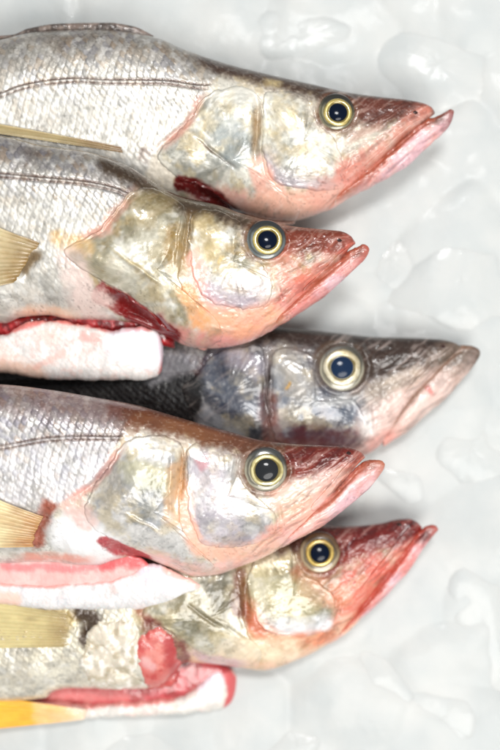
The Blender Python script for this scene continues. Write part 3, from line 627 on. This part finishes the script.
# ---- fourth fish, over the dark one
D = Fish(label="gutted silver fish with large grey-pupilled eye and lilac back, lying over the dark fish", seed=4, zc=98, ymid=480, tilt=.22,
    zline=[(-600, 0), (180, 0), (280, 8), (380, 14)], scale_amp=1.4, cover_lift=6,
    top=[(-500, 440), (-250, 395), (-60, 383), (0, 384), (48, 389), (96, 397), (134, 404), (172, 415), (206, 425), (232, 432), (262, 440), (294, 443.5), (326, 445), (346, 446), (356, 449), (361, 452), (364, 456)],
    bot=[(-500, 495), (-250, 545), (-60, 568), (0, 568), (31, 566), (48, 566), (72, 569), (96, 569.5), (112, 564), (135, 560), (165, 570), (195, 581), (215, 579), (240, 570), (262, 561), (290, 543), (305, 528), (325, 503), (344, 480), (356, 465), (362, 459), (364, 457.2)],
    wid=[(-500, 12), (-250, 36), (-60, 48), (80, 50), (170, 46), (220, 40), (265, 32), (305, 23), (335, 15), (352, 10), (360, 5), (364, 0)],
    lateral=[(-500, 470), (-60, 450), (0, 447), (19, 444), (48, 439), (80, 437), (120, 437.5), (160, 432)],
    headline=[(146, 400), (134, 420), (120, 441), (107, 465), (92, 484), (74, 496), (54, 510), (58, 530), (78, 545), (100, 560), (112, 590)],
    eye=(265.5, 470, 22.5), nape=125, throat=(150, 320), nostril=(350, 454),
    cover=[(126, 441), (150, 434), (172, 437), (184, 450), (181, 485), (180, 520), (190, 545), (206, 562), (214, 574), (199, 580), (172, 571), (138, 558), (112, 543), (93, 530), (84, 512), (92, 490), (108, 468)],
    cheek=[(188, 450), (200, 442), (216, 441), (232, 446), (239, 460), (241, 478), (254, 494), (272, 512), (278, 528), (262, 545), (240, 550), (215, 551), (199, 544), (190, 520), (186, 485)],
    maxilla=[(361, 456), (360, 462), (346, 480), (328, 502), (316, 514), (312, 509), (326, 492), (346, 467)],
    jaw_top=[(272, 546), (294, 528), (312, 512), (328, 502), (346, 482), (360, 466), (368, 460), (375, 457.5), (381, 459), (384, 463)],
    jaw_bot=[(272, 556), (294, 543), (320, 528.5), (342, 512.5), (358, 499), (368, 489), (376, 479.5), (381, 472), (383.3, 468), (384, 465)],
    band=[(184, 490), (186, 520), (197, 550), (225, 558), (270, 551)], bar=[(186, 442), (182, 470), (178, 505)], seam=[(128, 436), (112, 462), (96, 483), (74, 496), (50, 512)],
    extra=[([(122, 512), (150, 526), (165, 540)], .6, 2.2, hx('d9cbb0'), .8), ([(148, 490), (152, 510)], 8, 16, hx('7c8690'), .6), ([(115, 478), (106, 490)], 9, 16, hx('8b8d94'), .5), ([(135, 470), (160, 480)], 7, 12, hx('c9c4a0'), .6),
           ([(150, 420), (180, 428), (230, 440)], 3.9, 7, hx('9a6f48'), .55), ([(122, 438), (140, 420), (160, 414)], 3, 6, hx('8a5c3a'), .8), ([(176, 470), (172, 520)], 4, 8, hx('d9b48c'), .7),
           ([(50, 506), (36, 528), (34, 544)], 4, 8, hx('a5522f'), .85), ([(72, 535), (95, 550)], 16, 14, hx('efeeee'), .9), ([(75, 505), (84, 520)], 7, 10, hx('d9bcb4'), .75), ([(0, 562), (60, 562), (100, 565)], 1.5, 6, hx('e8a998'), .8),
           ([(103, 545), (118, 556), (140, 566)], 5, 4, hx('b54a50'), .9), ([(292, 458), (330, 455), (352, 455)], 6, 7, hx('7c2a1c'), .85), ([(290, 478), (325, 470)], 3, 5, hx('94402e'), .7), ([(300, 488), (335, 478)], 5, 8, hx('dcc0b8'), .6),
           ([(285, 500), (300, 515)], 9, 14, hx('eec0ac'), .6), ([(205, 470), (225, 520)], 10, 14, hx('c6bfc8'), .6), ([(196, 455), (208, 470)], 3, 6, hx('c87f86'), .5), ([(0, 395), (60, 400), (110, 410)], 6, 20, hx('8d7072'), .5)],
    grooves=[([(122, 512), (150, 526), (165, 540)], 2, 1.8), ([(186, 442), (182, 470), (178, 505)], 3, -3.2), ([(172, 445), (172, 480), (170, 520)], 2.5, 2.0), ([(128, 436), (112, 462), (96, 483), (74, 496)], 3, -2.5), ([(290, 466), (325, 461), (352, 456)], 3, 2),
             ([(290, 475), (320, 468)], 2, -1.8), ([(50, 508), (37, 528), (34, 546)], 4, -3.5), ([(104, 546), (120, 557), (145, 567)], 6, -10), ([(60, 555), (90, 552)], 12, 5), ([(300, 490), (340, 474)], 3, 1.5), ([(278, 505), (282, 525)], 2, -1.6)],
    pal=dict(PAL, top=hx('7a4c30'), snout=hx('8a3424'), pink=hx('e5a493'), mott=hx('a8a7a6'), mott2=hx('c2b494'), plate=hx('dbd9d6'), throat=hx('f0c6be'), band=hx('ecc0ac'), bar=hx('b58a5c'), seam=hx('df9a8a'), back=hx('7a6d6e'), jawtip=hx('c08468'), flank=hx('d6d3d4')),
    eyecol=dict(EYE_Y, ball=hx('aaa490'), crest=hx('30363a'), iris=hx('ddd29c'), iris2=hx('b3a35c'), pupil=hx('26282a'), ri=.74, rp=.56, off=(1.2, .5)))
D.build()
D.fin("pectoral_fin", [(48, 513), (40, 528), (36, 545)], [(-70, 462), (-76, 505), (-70, 546)], 13, (hx('b27c4e'), hx('e2d4a8'), hx('c8ae74')), 3, 5)
D.loft("belly_flap", [(-220, 560), (-60, 578), (0, 585), (36, 588), (72, 586), (108, 582), (128, 574), (146, 566), (164, 570), (186, 581), (198, 588), (203, 591)],
       [(-220, 590), (-60, 605), (0, 610), (48, 614.5), (100, 615), (132, 615), (150, 612.5), (164, 609), (186, 599.5), (198, 594), (203, 592)], [(-220, 8), (0, 10), (130, 9), (170, 7), (192, 4), (203, 0)], M_BELLY,
       tissue(D, hx('dcd9d8'), [(hx('d8d6da'), 9, .5, .7, .5), (PINKW, 22, .55, .75, .4)], [([(150, 572), (168, 582)], 7, 10, hx('dcc8d2'), .8), ([(166, 570), (186, 581), (202, 590)], 2, 5, hx('e6b3a6'), .85),
              ([(0, 586), (36, 589), (108, 583), (146, 566)], 1.2, 3, hx('e9a39a'), .8), ([(-60, 592), (10, 603)], 3, 9, hx('ecc0ac'), .8)], .3), bumpy(2.5, 14), dz=8, p=3.2, nt=90, wob=2)
D.loft("belly_lining", [(-60, 560), (60, 562), (100, 562), (126, 556), (142, 562), (152, 572)], [(-60, 590), (0, 592), (60, 594), (108, 590), (135, 584), (152, 576)], [(-60, 4), (100, 4), (140, 4), (152, 0)], M_BELLY,
       tissue(D, hx('e8bab4'), [(hx('dfa49e'), 20, .45, .7, .6), (hx('e8b4b0'), 8, .55, .75, .5)], [([(0, 568), (60, 571), (110, 568)], 1, 6, hx('d4666a'), .7), ([(104, 566), (126, 560), (142, 564)], 4, 7, hx('c9484c'), .85)]), bumpy(1.2, 12), dz=9, p=4, wob=2, nt=60, nb=8)

# ---- lowest fish in the picture
E = Fish(label="lowest gutted fish with red snout, open red belly and yellow fins, underneath the lilac-backed fish", seed=5, zc=36, ymid=610, tilt=.08,
    zline=[(-600, 6), (150, 4), (260, 0), (440, 8)], scale_amp=1.3, cover_lift=5,
    top=[(-500, 600), (-250, 560), (0, 548), (150, 540), (250, 533), (300, 527), (323, 525), (346, 526), (379, 523), (398, 518.5), (408, 518), (416, 521), (421, 526)],
    bot=[(-500, 650), (-250, 690), (-60, 704), (0, 703), (44, 700), (53, 693), (68, 690), (136, 691), (158, 689), (174, 676), (186, 664), (215, 666), (240, 670), (262, 673), (300, 661), (325, 648), (345, 632), (365, 604), (389, 573), (408, 546), (417, 532), (421, 528)],
    wid=[(-500, 12), (-250, 30), (0, 38), (150, 40), (250, 38), (310, 32), (350, 24), (385, 16), (405, 11), (416, 6), (421, 0)],
    lateral=[(-500, 620), (0, 590), (200, 575), (300, 560)],
    headline=[(180, 530), (165, 560), (150, 590), (132, 612), (138, 630), (142, 645), (146, 660), (150, 690)],
    eye=(320.6, 554.5, 21), nape=180, throat=(195, 350), nostril=(402, 527),
    cover=[(170, 560), (200, 548), (228, 556), (238, 580), (242, 610), (248, 636), (262, 655), (258, 671), (240, 671), (212, 663), (188, 648), (168, 632), (142, 616), (152, 590)],
    cheek=[(248, 580), (258, 556), (280, 545), (296, 556), (304, 574), (320, 584), (334, 596), (338, 616), (330, 634), (304, 640), (278, 637), (261, 630), (252, 610)],
    maxilla=[(416, 525), (418, 530), (404, 550), (386, 574), (368, 596), (360, 600), (362, 592), (382, 565), (402, 540)],
    jaw_top=[(330, 637), (348, 621), (365, 604), (389, 573), (408, 547), (419, 530), (426, 524), (431, 522), (435, 524), (437.5, 528)],
    jaw_bot=[(330, 646), (345, 636.5), (362, 619.5), (379, 604), (395, 587), (412, 566), (424, 547.5), (431, 538), (435.5, 532), (437.5, 529.5)],
    band=[(252, 612), (260, 634), (285, 645), (330, 641)], bar=[(246, 570), (246, 600), (246, 634)], seam=[(150, 585), (138, 612), (160, 630)],
    extra=[([(184, 600), (205, 618), (225, 628)], .6, 2, hx('7a6a4c'), .7), ([(215, 575), (222, 600)], 9, 14, hx('5e5a48'), .8), ([(185, 605), (215, 620)], 8, 14, hx('8c8468'), .7), ([(240, 575), (240, 610)], 4, 7, hx('7a4426'), .8), ([(246, 592), (254, 625), (272, 640)], 2.2, 5, hx('c07452'), .8),
           ([(330, 545), (370, 535), (405, 527)], 12, 10, hx('76201a'), .85), ([(335, 575), (365, 560)], 8, 12, hx('94382c'), .6), ([(300, 575), (318, 585)], 4, 8, hx('b0653c'), .7), ([(345, 600), (375, 570)], 8, 14, hx('dc7d6e'), .8),
           ([(310, 590), (340, 600)], 7, 12, hx('d6a184'), .7), ([(285, 628), (325, 626)], 5, 7, hx('e9eaec'), .85), ([(265, 590), (300, 600)], 12, 18, hx('b3ab86'), .6), ([(80, 612), (92, 622), (88, 642)], 4, 8, hx('4a3018'), .9),  # last stroke: shadow painted brown in the hollow by the pectoral fin base
           ([(0, 620), (60, 622)], 12, 10, hx('b59c58'), .7), ([(355, 586), (357, 588)], 1.2, 1.5, hx('b8161c'), .95), ([(150, 625), (178, 650), (180, 668)], 5, 7, hx('7a1c1c'), .8), ([(230, 655), (290, 655)], 7, 12, hx('efdfc8'), .8), ([(182, 652), (222, 670), (250, 672)], 3, 6, hx('cdb4c0'), .8), ([(305, 528), (300, 545)], 6, 10, hx('3c1c14'), .7)],
    grooves=[([(184, 600), (205, 618), (225, 628)], 2, -1.6), ([(246, 570), (246, 600), (246, 634)], 4, -4.5), ([(345, 552), (380, 540), (405, 530)], 4, 2.2), ([(340, 562), (370, 552)], 2.5, -1.8), ([(342, 598), (340, 622)], 2.2, -2.2), ([(82, 614), (90, 642)], 5, -6)],
    pal=dict(PAL, top=hx('6e2c20'), snout=hx('98302a'), socket=hx('8a5a44'), pink=hx('e08a7c'), mott=hx('87836f'), mott2=hx('ab9a72'), plate=hx('d2cec0'), head=hx('cbc0a6'), throat=hx('ecc8b0'), band=hx('e2a082'), bar=hx('8a5030'), seam=hx('a5684e'), jawtip=hx('b06a60'), flank=hx('d6d0bf'), belly=hx('e6e1d4'), back=hx('8d7a5c'), lip=hx('c2604c')),
    eyecol=dict(EYE_Y, ball=hx('a28f70'), crest=hx('5a4028'), ri=.68, rp=.5, rim=hx('4a2a1c'), iris=hx('d8b862'), iris2=hx('a88a4c')))
E.build()
E.fin("pectoral_fin", [(80, 608), (82, 624), (80, 640)], [(-70, 585), (-76, 615), (-70, 642)], 12, (hx('8d7448'), hx('cdbd88'), hx('a8935c')), .5, 1.0)
E.patch("belly_fat", [(90, 630), (100, 616), (125, 612), (141, 620), (143, 650), (140, 675), (147, 686), (122, 691), (96, 690), (86, 668), (85, 645)], 5, M_BELLY,
        tissue(E, hx('d2c8b6'), [(hx('a89878'), 8, .5, .7, .6), (hx('f4f0ea'), 5, .5, .7, .6)]), lambda x, y: 10*(fbm(x, y, 20, 3, 3)-.5), edge=20, wob=4)
E.patch("raw_flesh", [(140, 632), (143, 628), (160, 621), (173, 628), (175, 631), (181, 655), (178, 684), (176, 687), (160, 691), (149, 691), (147, 688), (138, 662)], 1.8, M_FLESH,
        tissue(E, hx('c96860'), [(hx('d8887c'), 10, .48, .68, .8), (hx('b42c30'), 6, .55, .75, .6)], [([(147, 654), (152, 661)], 2, 7, hx('e8c4c2'), .5), ([(172, 632), (178, 684)], 2, 8, hx('a8383a'), .8)]), lambda x, y: 3*(fbm(x, y, 20, 3, 2)-.5), edge=6, wob=4)
E.loft("belly_cavity", [(-60, 694), (40, 690), (100, 684), (150, 678), (176, 654), (200, 660), (220, 668), (230, 674)], [(-60, 712), (60, 714), (150, 713), (190, 708), (212, 694), (224, 684), (230, 677)],
       [(-60, 5), (60, 7), (150, 9), (220, 7), (230, 0)], M_FLESH, tissue(E, hx('b84044'), [(hx('8c1a1e'), 12, .45, .62, .8), (hx('d07a74'), 12, .52, .75, .4)], [([(178, 650), (184, 664)], 4, 6, hx('4c0a0c'), .95), ([(40, 698), (120, 700)], 3, 8, hx('e08c88'), .6)]), bumpy(2, 20), wob=3, dz=-14, nt=70, nb=8)
E.loft("belly_flap", [(-220, 680), (-60, 696), (0, 702), (51, 705), (82, 708), (119, 705), (170, 701), (188, 697), (202, 683), (212, 674), (222, 673), (232, 675), (236, 682)],
       [(-220, 722), (-60, 731), (0, 732), (82, 725), (154, 721.5), (202, 719), (220, 717), (230, 710), (235, 698), (236, 688)], [(-220, 8), (0, 12), (150, 14), (215, 12), (230, 7), (236, 0)], M_BELLY,
       tissue(E, hx('dcd7d0'), [(hx('e0d4c8'), 9, .5, .7, .5), (PINKW, 18, .55, .75, .4)], [([(226, 676), (234, 690), (228, 716)], 4, 4, hx('c8484c'), .92), ([(0, 703), (82, 709), (170, 703), (200, 686), (214, 674)], 1.5, 4, hx('d97a74'), .8), ([(205, 696), (214, 684)], 5, 9, hx('e0d9e4'), .7)], .25), bumpy(2.5, 13), dz=-14, p=3.2, nt=90, wob=2.5)
E.fin("pelvic_fin", [(86, 712), (84, 722)], [(-70, 688), (-70, 737)], 9, (hx('ecdcc8'), hx('f2b030'), hx('e09a3a')), 0, 2, surf=lambda X, Y: E.plane(X, Y) + 4)
